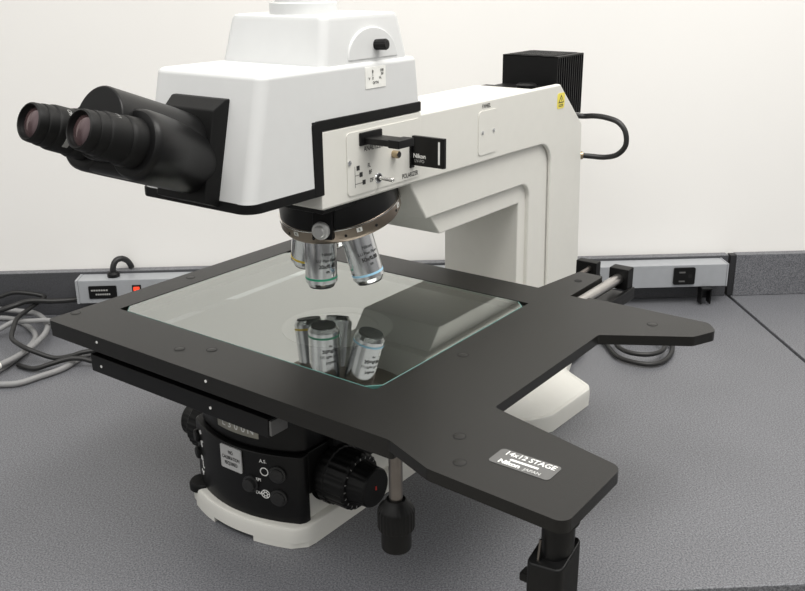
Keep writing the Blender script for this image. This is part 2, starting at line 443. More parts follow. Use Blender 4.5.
mb = MB().quad((.1185, -.040, .160), (0, 1, 0), (0, 0, 1), .050, .0085, PRINTG, .002, .0003).quad((.1188, -.040, .160), (0, 1, 0), (0, 0, 1), .048, .0068, BLACK, .002, .0003)
for k in range(8): mb.quad((.1191, -.0595 + .0055 * k, .160), (0, 1, 0), (0, 0, 1), .0034, .004, PRINTG, .001, .0003)
mb.build('side_plate', ms)

# --- focus knobs
def focus(sx):
    Mx = frame((sx * .084, -.087, .0735), (sx, 0, 0), (0, 0, 1))
    mb = MB().lathe([(.001, 0), (.031, 0), (.031, .006), (.0345, .007), (.0355, .009), (.0355, .018), (.034, .019), (.0335, .021), (.0335, .044), (.031, .047), (.001, .047)], BLACK, Mx, 144, ribs=24, ribd=.0004, ribr=(.0085, .0445))
    c = mb.build('coarse_focus_knob', ms)
    mb = MB().lathe([(.001, .046), (.027, .046), (.027, .047), (.026, .049), (.0235, .059), (.0235, .067), (.022, .069), (.001, .069)], BLACK, Mx, 96, ribs=24, ribd=.0003, ribr=(.049, .0615))
    if sx > 0:
        mb.quad((.084 + .069, -.087, .0735), (0, 1, 0), (0, 0, 1), .0022, .005, RED, .0005, .0004)
    mb.build('fine_focus_knob', ms)
    mb = MB()
    for k in range(20):
        a = 2 * PI * k / 20; d = Vector((0, math.cos(a), math.sin(a)))
        mb.quad(Vector((sx * (.084 + .047), -.087, .0735)) + d * .0292, Vector((0, -math.sin(a), math.cos(a))) * sx, d, .0010, .0026, PRINTG, .0001, .0004)
    mb.build('focus_scale', ms)
    MB().lathe([(.001, -.004), (.036, -.004), (.036, .001), (.001, .001)], BLACK2, Mx, 48).build('knob_collar', ms)
focus(1); focus(-1)

# --- stand: stepped arch of column and arm
out = fillet([(-.075, .3835), (.32, .3830), (.442, .3815, .034), (.455, .03), (.563, .03), (.5425, .3965), (.464, .4650), (-.075, .4655)], 8)
s2 = fillet([(.0955, .374), (.126, .3300), (.391, .3285, .024), (.397, .03), (.50, .03), (.50, .42), (.08, .42)], 8)
s3 = fillet([(.13, .345), (.1655, .3005), (.371, .300, .003), (.374, .03), (.52, .03), (.52, .40), (.12, .40)], 4)
mb = MB()
main = fillet([(-.075, .3835), (.32, .3830), (.442, .3815, .034), (.455, .03), (.557, .03), (.539, .3965), (.480, .4500), (.388, .4520), (.388, .4652), (-.075, .4652)], 8)
b = bmesh.new()
lo = [b.verts.new((-.079, *p)) for p in main]; hi = [b.verts.new((.0768, *p)) for p in main]
b.faces.new(lo[::-1]); b.faces.new(hi)
for i in range(len(main)): b.faces.new((lo[i], lo[(i + 1) % len(main)], hi[(i + 1) % len(main)], hi[i]))
bmesh.ops.recalc_face_normals(b, faces=b.faces[:])
cutp = bmesh.ops.bisect_plane(b, geom=b.verts[:] + b.edges[:] + b.faces[:], plane_co=(-.020, 0, .4652), plane_no=Vector((-.42, 0, 1)).normalized(), clear_outer=True)
bmesh.ops.edgeloop_fill(b, edges=[g for g in cutp['geom_cut'] if isinstance(g, bmesh.types.BMEdge)])
bmesh.ops.recalc_face_normals(b, faces=b.faces[:])
mb.take(b, WHITE, bevel=.0022, seg=3, ang=40)
mb.prism(out, .0690, .079, WHITE, 'x', bevel=.0028, seg=3, ang=40)
mb.prism(s2, -.0725, .0725, WHITE, 'x', bevel=.0025, seg=3, ang=40)
mb.prism(s3, -.066, .066, WHITE, 'x', bevel=.002, seg=3, ang=40)
mb.build('stand_arm', ms)
mb = MB().quad((.0790, .2585, .4225), (0, 1, 0), (0, 0, 1), .047, .058, WHITE, .006, .0010)
for dy in (-.014, .014): mb.lathe([(.0003, 0), (.0028, 0), (.0026, .0012), (.0003, .0014)], STEEL, frame((.0798, .2585 + dy, .4235 ), (1, 0, 0)), 16)
mb.build('access_cover', ms)
mb = MB().text('F.WHEEL', .0075, PRINTK, (.0791, .254, .4575), (0, 1, 0), (0, 0, 1), .0001, sx=.72); mb.build('cover_printing', ms)
mb = MB().quad((.0790, .466, .4405), (0, 1, 0), (0, 0, 1), .023, .023, YELLOW, .004, .0005)
mb.prism([(-.0085, -.005), (.0085, -.005), (0, .007)], .0005, .0007, PRINTK, M=frame((.0792, .466, .4425), (1, 0, 0), (0, 1, 0)))
mb.prism([(-.0058, -.0035), (.0058, -.0035), (0, .0042)], .0007, .0009, YELLOW, M=frame((.0792, .466, .4425), (1, 0, 0), (0, 1, 0)))
mb.quad((.0794, .466, .4421), (0, 1, 0), (0, 0, 1), .0014, .0042, PRINTK, .0002, .0008)
for k in range(2): mb.quad((.0793, .466, .4345 - .0022 * k), (0, 1, 0), (0, 0, 1), .014, .0010, PRINTK, .0002, .0004)
mb.build('warning_sticker', ms, label='yellow warning sticker')

# --- illuminator panel on the right flank, under the head
mb = MB().box(-.0785, .0805, -.078, .104, .3855, .4685, WHITE, .0015)
mb.build('illuminator_body', ms)
PX = .0805
mb = MB().quad((PX, .0325, .4265), (0, 1, 0), (0, 0, 1), .137, .070, WHITE, .005, .0010)
mb.lathe([(.0003, 0), (.003, 0), (.0028, .0012), (.0003, .0014)], STEEL, frame((PX + .001, -.033, .4290), (1, 0, 0)), 16)
ox = PX + .001
YD = (0, 1, 0)
mb.text('ANALYZER', .0082, PRINTK, (ox, .010, .4405), YD, ZU, .0001, sx=.85)
mb.text('POLARIZER', .0078, PRINTK, (ox, .0795, .3965), YD, ZU, .0001, sx=.80)
for i, s in enumerate(('FL', 'BF', 'DF')):
    z = (.4210, .4130, .4035)[i]; y = -.018 + .005 * i
    mb.quad((ox, y, z), YD, ZU, .0052, .0052, PRINTK, .0001, .0003)
    mb.text(s, .0066, PRINTK, (ox, .0015 + .0022 * i, z), YD, ZU, .0001, sx=.8)
    if i: mb.quad((ox, (-.0235 + y) / 2, z), YD, ZU, y + .0235, .0005, PRINTK, .0001, .0002)
mb.quad((ox, -.0235, .4115), YD, ZU, .0005, .024, PRINTK, .0001, .0002)
mb.build('control_plate', ms)
mb = MB().box(PX, .0842, -.0150, .0240, .4450, .4595, BLACK2, .001)
mb.box(.083, .131, -.0085, .0185, .4465, .4535, BLACK2, .001)
mb.box(.117, .132, -.0095, .0190, .4455, .4545, BLACK2, .001)
mb.build('analyzer_slider', ms)
mb = MB().box(PX, .0835, .0785, .0865, .4045, .4390, BLACK2, .0008)
mb.box(.082, .128, .0825, .0885, .4075, .4430, BLACK2, .001)
mb.quad((.1215, .0825, .4255), (1, 0, 0), (0, 0, 1), .0024, .027, PRINTW, .0011, .0004)
mb.text('Nikon', .0072, PRINTW, (.0935, .0825, .4195), (1, 0, 0), ZU, .0002)
mb.text('LV-PO', .0052, PRINTG, (.0935, .0825, .4135), (1, 0, 0), ZU, .0001)
mb.build('polarizer_slider', ms)
mb = MB().lathe([(.0003, 0), (.0045, 0), (.0045, .007), (.0040, .008), (.0003, .008)], BRASS, frame((ox, .0475, .4265), (1, 0, 0)), 24)
mb.lathe([(.0003, .008), (.0035, .008), (.0035, .0085), (.0003, .0085)], PRINTK, frame((ox, .0475, .4265), (1, 0, 0)), 20)
mb.build('centering_screw', ms)
mb = MB().lathe([(.0003, 0), (.0062, 0), (.0058, .001), (.0003, .001)], STEEL, frame((ox, .0185, .4035), (1, 0, 0)), 24)
mb.lathe([(.0003, .001), (.0045, .001), (.0042, .0013), (.0003, .0013)], PRINTK, frame((ox, .0185, .4035), (1, 0, 0)), 20)
mb.lathe([(.0003, .001), (.0020, .001), (.0026, .015), (.0030, .017), (.0025, .0185), (.0003, .019)], CHROME, frame((ox, .0185, .4035), (.9, .30, -.06)), 16)
mb.build('mode_lever', ms)

# --- observation head (inverted L), black gasket and top tube
def hfn(c):
    t = (c.z - .410) / .123; c = c.copy(); c.x *= (1 - .018 * t) * (1.05 if c.x < 0 else 1)
    if c.y < -.12: c.y += .030 * t
    if c.y > .05: c.y -= .006 * max(0, (c.z - .48) / .053)
    return c
head = [(-.185, .411), (-.0885, .411), (-.0885, .480), (.1035, .480), (.1035, .5335), (-.185, .5335)]
mb = MB()
b = bmesh.new()
n = len(head)
lo = [b.verts.new((-.080, *p)) for p in head]; hi = [b.verts.new((.080, *p)) for p in head]
b.faces.new(lo[::-1]); b.faces.new(hi)
for i in range(n): b.faces.new((lo[i], lo[(i + 1) % n], hi[(i + 1) % n], hi[i]))
bmesh.ops.recalc_face_normals(b, faces=b.faces[:])
vert = [e for e in b.edges if abs(e.verts[0].co.z - e.verts[1].co.z) > .03 and abs(e.verts[0].co.x) > .07 and (e.verts[0].co.y < -.15 or e.verts[0].co.y > .08) and abs(e.verts[0].co.y - e.verts[1].co.y) < .001]
bmesh.ops.bevel(b, geom=[e for e in vert if e.verts[0].co.y < 0], offset=.013, segments=7, profile=.5, affect='EDGES')
bmesh.ops.bevel(b, geom=[e for e in b.edges if abs(e.verts[0].co.z - e.verts[1].co.z) > .03 and min(v.co.y for v in e.verts) > .1 and abs(e.verts[0].co.x) > .07], offset=.005, segments=4, profile=.5, affect='EDGES')
top = [e for e in b.edges if e.verts[0].co.z > .533 and e.verts[1].co.z > .533 and len(e.link_faces) == 2 and e.calc_face_angle(0) > .6]
bmesh.ops.bevel(b, geom=top, offset=.0055, segments=4, profile=.5, affect='EDGES')
for v in b.verts: v.co = hfn(v.co)
mb.take(b, HEADW)
mb.build('observation_head', ms)
def gasket_plan(y0, y1, w, r):
    return fillet([(-w * 1.055, y0, r * .5), (w, y0, r), (w, y1, .004), (-w, y1, .004)], 7)
mb = MB()
mb.prism(gasket_plan(-.1855, -.0765, .0805, .019), .4005, .4115, BLACK, 'z', bevel=.0015)
mb.prism([(-.089, .4005), (-.0735, .4005), (-.0735, .4690), (.104, .4690), (.104, .4805), (-.0825, .4805), (-.089, .477)], -.0808, .0808, BLACK, 'x', bevel=.0012, seg=2, ang=40)
mb.build('head_gasket', ms, label='black gasket strip round the head')
mb = MB()
def rr3(w, y0, y1, r, z, k=5): return [(x * (1.06 if x < 0 else 1), y, z) for x, y in rrect(w, (y1 - y0) / 2, r, k, 0, (y0 + y1) / 2)]
mb.loft([rr3(.0745, -.0620, .088, .010, .530), rr3(.0745, -.0620, .088, .010, .536), rr3(.0690, -.0520, .080, .010, .578), rr3(.0675, -.0500, .0785, .010, .5820), rr3(.0640, -.0460, .0755, .009, .5835)], HEADW)
mb.build('phototube_block', ms)
# half-round boss with the light-path lever
bp = [(.030 * math.cos(a), .030 * math.sin(a)) for a in [PI * i / 24 for i in range(25)]]
bp = [(.022 + x * 1.47, .536 + y * 1.13) for x, y in bp]
MB().prism(bp, .055, .0755, HEADW, 'x', bevel=.0015, fn=lambda c: Vector((c.x - (.0 if c.x < .06 else (c.z - .536) * .06), c.y, c.z))).build('lever_boss', ms)
mb = MB().lathe([(.0005, 0), (.0058, 0), (.0058, .014), (.005, .0155), (.0005, .0155)], BLACK, frame((.073, .0275, .5505), (1, .15, .05)), 48, ribs=12, ribd=.0003, ribr=(.001, .0145))
mb.build('light_path_knob', ms)
mb = MB().lathe([(.001, .584), (.0375, .584), (.0375, .597), (.036, .598), (.031, .598), (.031, .625), (.001, .625)], HEADW, Matrix.Translation((-.003, -.004, -.002)), 64)
mb.build('camera_port', ms)
sx_ = .0795
mb = MB().quad((.0790, .0195, .5165), (0, 1, 0), (-.014, 0, 1), .036, .023, PAPER, .0008, .0004)
for s, y, z in (('B', .049, .5245), ('100', .0625, .5248), ('50', .063, .521), ('|', .049, .5215), ('V', .044, .517), ('0', .049, .517), ('I-L', .060, .517), ('O/TN', .053, .512)):
    mb.text(s, .0042, PRINTK, (.0790, (y - .0535) * 1.2 + .0195, z - .0015), (0, 1, 0), (-.014, 0, 1), .0001, off=.0007)
mb.build('head_sticker', ms, label='small white printed sticker')

# --- binocular tube
mb = MB()
mb.loft([[(sx * .0405 - .003, y, z) for sx, y, z in ((-1, -.150, .5095), (1, -.150, .5095), (1, -.150, .405), (-1, -.150, .405))],
         [(sx * .0405 - .003, y, z) for sx, y, z in ((-1, -.166, .5095), (1, -.166, .5095), (1, -.188, .405), (-1, -.188, .405))],
         [(sx * .0365 - .003, y, z) for sx, y, z in ((-1, -.1800, .500), (1, -.1800, .500), (1, -.2010, .411), (-1, -.2010, .411))]], BLACK, bevel=.0015)
mb.build('tube_mount', ms)
A0 = Vector((.0372, -.336, .5040)); A1 = Vector((.0365, -.175, .4430))
AX = (A1 - A0).normalized()
def on_axis(sx, d): return Vector((sx * (A0.x + AX.x * d), A0.y + AX.y * d, A0.z + AX.z * d))
def axis(sx): return Vector((sx * AX.x, AX.y, AX.z))
def ring3(c, d, r, n=40, ky=1.0):
    M = frame(c, d, (1, 0, 0)); return [tuple(M @ Vector((r * math.cos(2 * PI * i / n), ky * r * math.sin(2 * PI * i / n), 0))) for i in range(n)]
mb = MB()
UPV = Vector((1, 0, 0)).cross(AX); UPV = UPV if UPV.z > 0 else -UPV
for sx in (-1, 1):
    R_ = [ring3(on_axis(sx, d), axis(sx), r) for d, r in ((.058, .0260), (.0585, .0300), (.0605, .0320), (.066, .0330))]
    R_ += [ring3(on_axis(sx, d) + Vector((-sx * k, 0, 0)), axis(sx), r) for d, k, r in ((.085, .004, .0332), (.110, .015, .0332), (.135, .026, .0330), (.166, .034, .0325))]
    mb.loft(R_, BLACK2)
# prism body bridging the two barrels, with its raised round front
mb.loft([ring3(on_axis(0, d) + Vector((-.002, 0, 0)) + UPV * .013, AX, .0345 * k) for d, k in ((.046, .93), (.0465, .97), (.048, 1.0), (.125, 1.0), (.160, .94))], BLACK2)
c = on_axis(0, .105) - UPV * .010
mb.box(-.032, .032, -.022, .022, -.045, .012, BLACK2, .008, 3, M=frame(c, AX, (1, 0, 0)))
mb.build('binocular_body', ms)
# hinge cover plate with its screw
hn = Vector((.55, -.45, .70)).normalized(); hx = Vector((.6, .8, 0)); hx = (hx - hn * hx.dot(hn)).normalized()
hc = on_axis(0, .138) + Vector((.0185, 0, 0)) + UPV * .0255
mb = MB().quad(hc, hx, hn.cross(hx), .020, .024, RUBBER, .009, .003)
mb.lathe([(.0003, 0), (.0022, 0), (.002, .0008), (.0003, .001)], STEEL, frame(hc + hn * .004 + hn.cross(hx) * .006, hn), 16)
mb.build('hinge_cover', ms)
def eyepiece(sx, lab):
    M = frame(on_axis(sx, 0), axis(sx), (1, 0, 0))
    mb = MB().lathe([(.0150, .0032), (.0156, .0006), (.0163, 0), (.0176, .0012), (.0181, .004), (.0184, .0085), (.0180, .0105), (.0190, .0112), (.0194, .014), (.0196, .0195), (.0192, .0200),
                     (.0206, .0212), (.0212, .024), (.0216, .040), (.0212, .041), (.0212, .0422), (.0224, .0432), (.0232, .046), (.0238, .064), (.020, .066), (.001, .066), (.001, .0062), (.0140, .0058), (.0150, .0032)], RUBBER, M, 64, cap=False)
    e = mb.build('eyepiece', ms, label=lab)
    n = 40; b = bmesh.new()
    prof = [(.0002, .0022), (.004, .0024), (.008, .0031), (.0110, .0041), (.0138, .0056)]
    MB().lathe(prof, LENS, M, 40).build('eye_lens', e)
    mb = MB()
    s = 'OFN25' if sx < 0 else 'CFI'
    a0 = .95 if sx < 0 else 1.30
    X = M.to_3x3()
    def on(a, d, r): return M @ Vector((r * math.cos(a), r * math.sin(a), d))
    # lettering round the barrel: reading direction is tangential
    sgn = 1 if (X @ Vector((0, 1, 0))).z > 0 else -1
    for i, ch in enumerate(s):
        a = sgn * (a0 - .155 * i)
        rad = X @ Vector((math.cos(a), math.sin(a), 0)); tg = rad.cross(axis(sx)) ; tg = tg if tg.dot(X @ Vector((1, 0, 0))) > 0 or abs(a) < .1 else -tg
        mb.text(ch, .0062 if sx < 0 else .0042, PRINTG, on(a, .031, .0214), tg, rad.cross(tg), .0001, off=.0002)
    if sx < 0:
        for i in range(5):
            a = sgn * (-.10 - .15 * i)
            rad = X @ Vector((math.cos(a), math.sin(a), 0)); tg = axis(sx).cross(rad)
            mb.quad(on(a, .031, .0213), tg, rad.cross(tg), .0042, .0055, PRINTG, .0003, .0004)
    mb.build('barrel_marking', e)
eyepiece(-1, 'left black eyepiece with printed barrel'); eyepiece(1, 'right black eyepiece')

# --- nosepiece and objectives
T = math.radians(15); RO = .042
TOPP = Vector((0, .005, .335)); C0 = TOPP + RO * Vector((0, math.cos(T), math.sin(T)))
DN = Vector((0, math.sin(T), -math.cos(T)))
MN = frame(C0 - DN * .0035, -DN, (1, 0, 0))
mb = MB().lathe([(.001, .048), (.060, .048), (.068, .036), (.0730, .020), (.0740, .0095), (.001, .0095)], BLACK2, MN, 72)
mb.box(-.060, .060, -.055, .085, .372, .388, BLACK2, .002)
mb.build('nosepiece_mount', ms)
mb = MB().lathe([(.001, .0105), (.0728, .0105), (.0740, .0100), (.0752, .0085), (.0756, -.003), (.0730, -.0075), (.063, -.0095), (.055, -.0095), (.001, -.0095)], BRONZE, MN, 96)
mb.lathe([(.0735, .0088), (.0758, .0088), (.0758, .0097), (.0735, .0097)], CHROME, MN, 96)
for k in range(12):
    a = math.radians(30 * k + 14)
    mb.lathe([(.0002, -.001), (.0018, -.001), (.0018, .0004), (.0002, .0004)], HOLE, MN @ frame((.0755 * math.cos(a), .0755 * math.sin(a), .001), (math.cos(a), math.sin(a), .06)), 10)
for k, ch in ((0, '5'), (1, '4'), (2, '6')):
    a = math.radians((-33, -95, 20)[k])
    rad = MN.to_3x3() @ Vector((math.cos(a), math.sin(a), 0)); tg = (MN.to_3x3() @ Vector((-math.sin(a), math.cos(a), 0)))
    p = MN @ Vector((.0755 * math.cos(a), .0755 * math.sin(a), .0042))
    mb.quad(p, tg, rad.cross(tg), .0068, .0052, PAPER, .0004, .0006); mb.text(ch, .005, PRINTK, p, tg, rad.cross(tg), .0001, off=.0008)
mb.build('nosepiece_ring', ms)
kp = MN @ Vector((.0756 * math.cos(math.radians(-65)), .0756 * math.sin(math.radians(-65)), .0130))
kd = Vector((.40, -1, .06))
mb = MB().box(-.0125, .0125, -.017, .017, -.012, .006, BLACK2, .0015, M=frame(kp + Vector((0, .002, .006)), kd, (1, 0, 0)))
mb.build('index_bracket', ms)
mb = MB().lathe([(.001, .002), (.0098, .002), (.0104, .003), (.0104, .009), (.0095, .010), (.0068, .0105), (.0068, .016), (.0060, .017), (.001, .017)], SILVER, frame(kp, kd), 96, ribs=32, ribd=.00025, ribr=(.0029, .0092))
mb.build('centering_knob', ms)

def objective(k, band, lines, length=.0740, lab=None):
    R = Matrix.Rotation(math.radians(60 * k), 3, -DN)
    tp = C0 + R @ (TOPP - C0); d = R @ Vector((0, 0, -1))
    M = frame(tp, d, (1, 0, 0)); L = length
    r = .0196
    ob = MB().lathe([(.001, -.004), (.0185, -.004), (.0185, .006), (r, .0065), (r, L - .0070), (r - .0004, L - .0064), (r - .0030, L - .0022), (r - .0034, L - .0018), (.001, L - .0018)], STEEL, M, 64)
    ob.lathe([(.001, L - .003), (r - .0038, L - .003), (r - .0042, L), (r - .009, L), (.001, L - .001)], PRINTK, M, 48)
    o = ob.build('objective_lens', ms, label=lab)
    if band:
        MB().lathe([(r - .001, L - .0140), (r + .00025, L - .0140), (r + .00025, L - .0114), (r - .001, L - .0114)], band, M, 64).build('colour_band', o)
    if lines:
        mb = MB()
        view = (CAM - tp); view = (view - d * view.dot(d)).normalized()
        right = (-d).cross(view)   # text x axis
        # print sits a little right of the viewer's centre line
        ang = .42
        nrm = (view * math.cos(ang) + right * math.sin(ang)); xd = (-d).cross(nrm)
        for i, (s, h, z) in enumerate(lines):
            mb.text(s, h, PRINTK, tp + d * z + nrm * r, xd, -d, .00022 if i == 2 else .00006, wrap=r, off=.0003)
        mb.build('engraving', o)
objective(0, GREENB, [('Nikon', .0056, .029), ('LU Plan Fluor', .0050, .0370), ('20x/0.45', .0064, .0445), ('EPI', .0036, .0515)], lab='silver objective with green band')
objective(1, BLUEB, [('Nikon', .0056, .027), ('LU Plan Fluor', .0050, .0345), ('50x/0.80', .0064, .0420), ('EPI', .0036, .0490)], lab='silver objective with pale blue band')
objective(5, YELB, [('Nikon', .0062, .026), ('LU Plan', .0058, .0345), ('10x/0.30', .0070, .0425)], .070, lab='silver objective with yellow band')
objective(4, None, None, .070, lab='plain grey objective at the back')

# --- stage plate with its window
ZS = .2355; ZB = .2240; ZK = .2155
outer = fillet([(-.237, -.225, .006), (.280, -.225, .02), (.337, -.2465, .02), (.468, -.2525, .010), (.4675, -.150, .012), (.3225, -.115, .005), (.3225, .111, .006), (.412, .167, .008), (.4265, .199, .011), (.411, .2195, .011),
                (.2575, .2195, .002), (.2575, .2125), (.2355, .2125), (.2355, .309, .004), (.200, .309, .004), (.187, .217, .002), (-.236, .217, .008)], 5)
gx0, gx1, gy0, gy1 = -.1965, .2060, -.1510, .1575
hole = [(gx0, gy0), (gx1, gy0), (gx1, gy1), (gx0, gy1)]
b = bmesh.new()
ov = [b.verts.new((x, y, ZB)) for x, y in outer]; hv = [b.verts.new((x, y, ZB)) for x, y in hole]
es = [b.edges.new((ov[i], ov[(i + 1) % len(ov)])) for i in range(len(ov))] + [b.edges.new((hv[i], hv[(i + 1) % 4])) for i in range(4)]
bmesh.ops.triangle_fill(b, use_beauty=True, use_dissolve=False, edges=es)
ext = bmesh.ops.extrude_face_region(b, geom=b.faces[:])
bmesh.ops.translate(b, verts=[g for g in ext['geom'] if isinstance(g, bmesh.types.BMVert)], vec=(0, 0, ZS - ZB))
bmesh.ops.recalc_face_normals(b, faces=b.faces[:])
mb = MB().take(b, STAGE, bevel=.0009, seg=2, ang=50)
# deeper skirt under the main frame
mb.prism(fillet([(-.2366, -.2246, .006), (.283, -.2246, .004), (.283, -.212), (-.222, -.212), (-.222, .196), (.18, .196), (.18, .2166), (-.2356, .2166, .008)], 5), ZK, ZB + .0005, STAGE, 'z', bevel=.0006, seg=2, ang=50)
# seat for the glass
mb.box(gx0, gx0 + .003, gy0, gy1, ZB, ZB + .0075, STAGE, 0); mb.box(gx1 - .003, gx1, gy0, gy1, ZB, ZB + .0075, STAGE, 0)
mb.box(gx0, gx1, gy0, gy0 + .003, ZB, ZB + .0075, STAGE, 0); mb.box(gx0, gx1, gy1 - .003, gy1, ZB, ZB + .0075, STAGE, 0)
st = mb.build('stage_plate', ms)
# plug caps, dowels and screw holes
caps = [(-.228, -.192), (-.035, -.194), (-.004, -.175), (.229, -.027), (.327, -.183), (.353, -.222), (-.219, -.017), (.359, .177)]
for x, y in caps:
    mb = MB().ring2d((x, y, ZS + .0001), (1, 0, 0), (0, 1, 0), .0062, .0055, HOLE, th=.0001)
    mb.lathe([(.0002, 0), (.0056, 0), (.0050, .0004), (.0002, .0004)], STAGE, Matrix.Translation((x, y, ZS)), 28)
    mb.build('plug_cap', ms)
MB().lathe([(.0002, 0), (.0052, 0), (.0052, .0003), (.0002, .0003)], HOLE, Matrix.Translation((.2165, .272, ZS)), 24).build('screw_hole', ms)
for x in (-.142, .041):
    MB().lathe([(.0002, -.0004), (.0016, -.0004), (.0016, .0004), (.0002, .0004)], PRINTW, frame((x, -.2252, .2285), (0, -1, 0)), 12).build('white_dot', ms)
# opening corners stay open behind the cut corners of the glass
ch = .013
def cut(x0, x1, y0, y1, c): return [(x0 + c, y0), (x1 - c, y0), (x1, y0 + c), (x1, y1 - c), (x1 - c, y1), (x0 + c, y1), (x0, y1 - c), (x0, y0 + c)]
b = bmesh.new(); P = cut(gx0 + .0008, gx1 - .0008, gy0 + .0008, gy1 - .0008, ch)
zt, zb = ZS - .0006, ZB + .0077
lo = [b.verts.new((x, y, zb)) for x, y in P]; hi = [b.verts.new((x, y, zt)) for x, y in P]
c1 = cut(gx0 + .0018, gx1 - .0018, gy0 + .0018, gy1 - .0018, ch)
hi2 = [b.verts.new((x, y, zt + .0003)) for x, y in c1]
mb = MB()
iG, iC, iE = mb.mi(GLASS), mb.mi(CLEAR), mb.mi(GEDGE)
f = b.faces.new(hi2); f.material_index = iG
f = b.faces.new(lo[::-1]); f.material_index = iC
for i in range(8):
    f = b.faces.new((lo[i], lo[(i + 1) % 8], hi[(i + 1) % 8], hi[i])); f.material_index = iE
    f = b.faces.new((hi[i], hi[(i + 1) % 8], hi2[(i + 1) % 8], hi2[i])); f.material_index = iE
mb.take(b, None)
mb.build('stage_glass', ms, ang=10)
mb = MB().quad((.399, -.1925, ZS), (1, 0, 0), (0, 1, 0), .058, .026, LABELGREY, .004, .0004)
mb.text('14x12 STAGE', .0098, PRINTW, (.4005, -.1855, ZS + .0004), (1, 0, 0), (0, 1, 0), .0002, sx=.86)
mb.quad((.399, -.1935, ZS + .0002), (1, 0, 0), (0, 1, 0), .027, .0028, PRINTW, .0003, .0004)
mb.text('Nikon', .0082, PRINTW, (.3885, -.2002, ZS + .0004), (1, 0, 0), (0, 1, 0), .00035)
mb.text('JAPAN', .0055, SILVER, (.4105, -.2010, ZS + .0004), (1, 0, 0), (0, 1, 0), .0001)
mb.build('stage_plate_label', ms, label='grey stage label with white lettering')
# lower carriage, its front rail and the parts seen through the glass
mb = MB().box(-.1735, .118, -.215, -.150, .1815, .2030, BLACK2, .001)
mb.box(-.1735, .190, -.150, .212, .190, .2030, BLACK2, .001)
mb.box(-.06, .16, -.17, .17, .1815, .190, BLACK2, .001)
mb.box(-.20, -.185, -.20, .20, .203, ZB, BLACK2, 0); mb.box(.208, .226, -.14, .20, .203, ZB, BLACK2, 0)
mb.box(-.185, .118, -.150, -.125, .203, ZB - .002, BLACK, 0)
for x in (-.154, .033): mb.lathe([(.0002, -.0004), (.0017, -.0004), (.0017, .0004), (.0002, .0004)], PRINTW, frame((x, -.2152, .1915), (0, -1, 0)), 12)
mb.build('stage_carriage', ms)
MB().box(.118, .1215, -.214, -.190, .184, .201, LABELGREY, .0008).build('rail_end_plate', ms)
mb = MB().lathe([(.001, .2031), (.070, .2031), (.070, .2045), (.052, .2050), (.050, .2035), (.001, .2035)], LABELGREY, Matrix.Translation((.01, .02, 0)), 64)
mb.build('condenser_ring', ms)
# guide rod and its end block behind the column
MB().lathe([(.0005, 0), (.0072, 0), (.0072, .135), (.0005, .135)], ROD, frame((.2465, .207, .2275), (0, 1, 0)), 28).build('guide_rod', ms)
mb = MB().box(.2325, .2605, .333, .352, .2125, .2420, BLACK, .0015)
mb.box(.2585, .2645, .235, .350, .204, .2145, BLACK2, .001); mb.box(.228, .2645, .235, .350, .198, .205, BLACK2, .001)
mb.build('rod_block', ms)
mb = MB().box(.1625, .1945, .375, .390, .2075, .2290, BLACK, .0012).box(.1700, .1945, .375, .392, .2035, .2085, BLACK2, .001)
mb.tube([(.184, .315, .2165), (.184, .376, .220)], .0038, DSTEEL, 14, smooth=False)
mb.build('rear_guide_block', ms)

# --- coaxial drive hanging from the carriage, and the grip under the stage tip
Mk = Matrix.Translation((.2525, -.180, 0))
mb = MB().lathe([(.0005, .138), (.0068, .138), (.0068, .2155), (.0005, .2155)], DSTEEL, Mk, 28); d = mb.build('drive_shaft', ms)
mb = MB().lathe([(.001, .088), (.0145, .088), (.0152, .090), (.0152, .109), (.0158, .110), (.0180, .111), (.0183, .113), (.0183, .130), (.0170, .134), (.0120, .139), (.0095, .143), (.0075, .143), (.001, .143)], BLACK, Mk, 144, ribs=26, ribd=.0003, ribr=(.1115, .1305))
mb.build('drive_knob', ms)
gx, gy = .4505, -.228
mb = MB().lathe([(.001, .188), (.0125, .188), (.0130, .190), (.0135, ZB + .0005), (.001, ZB + .0005)], BLACK2, Matrix.Translation((gx, gy, 0)), 32)
mb.lathe([(.001, ZB - .004), (.0165, ZB - .004), (.0165, ZB + .0003), (.001, ZB + .0003)], BLACK, Matrix.Translation((gx, gy, 0)), 32)
mb.box(gx - .030, gx - .022, gy - .012, gy - .004, ZB - .004, ZB + .0003, BLACK, .001)
mb.build('grip_neck', ms)
gp = fillet([(-.018, -.020, .006), (.0140, -.020, .006), (.0140, .016, .006), (-.018, .016, .006)], 4)
mb = MB().prism([(gx + x, gy + y) for x, y in gp], .080, .193, BLACK2, 'z', bevel=.0018, seg=3, fn=lambda c: Vector((c.x, c.y, c.z + ((c.y - gy) * .34 + (c.x - gx) * .12 if c.z > .18 else 0))))
mb.build('grip_body', ms)
MB().box(gx - .0295, gx - .018, gy - .008, gy + .004, .155, .163, BLACK, .0015).build('grip_lever', ms)
MB().tube([(gx - .009, gy - .0150, .186), (gx - .008, gy - .0140, .2060)], .0012, DSTEEL, 8, smooth=False).build('grip_pin', ms)

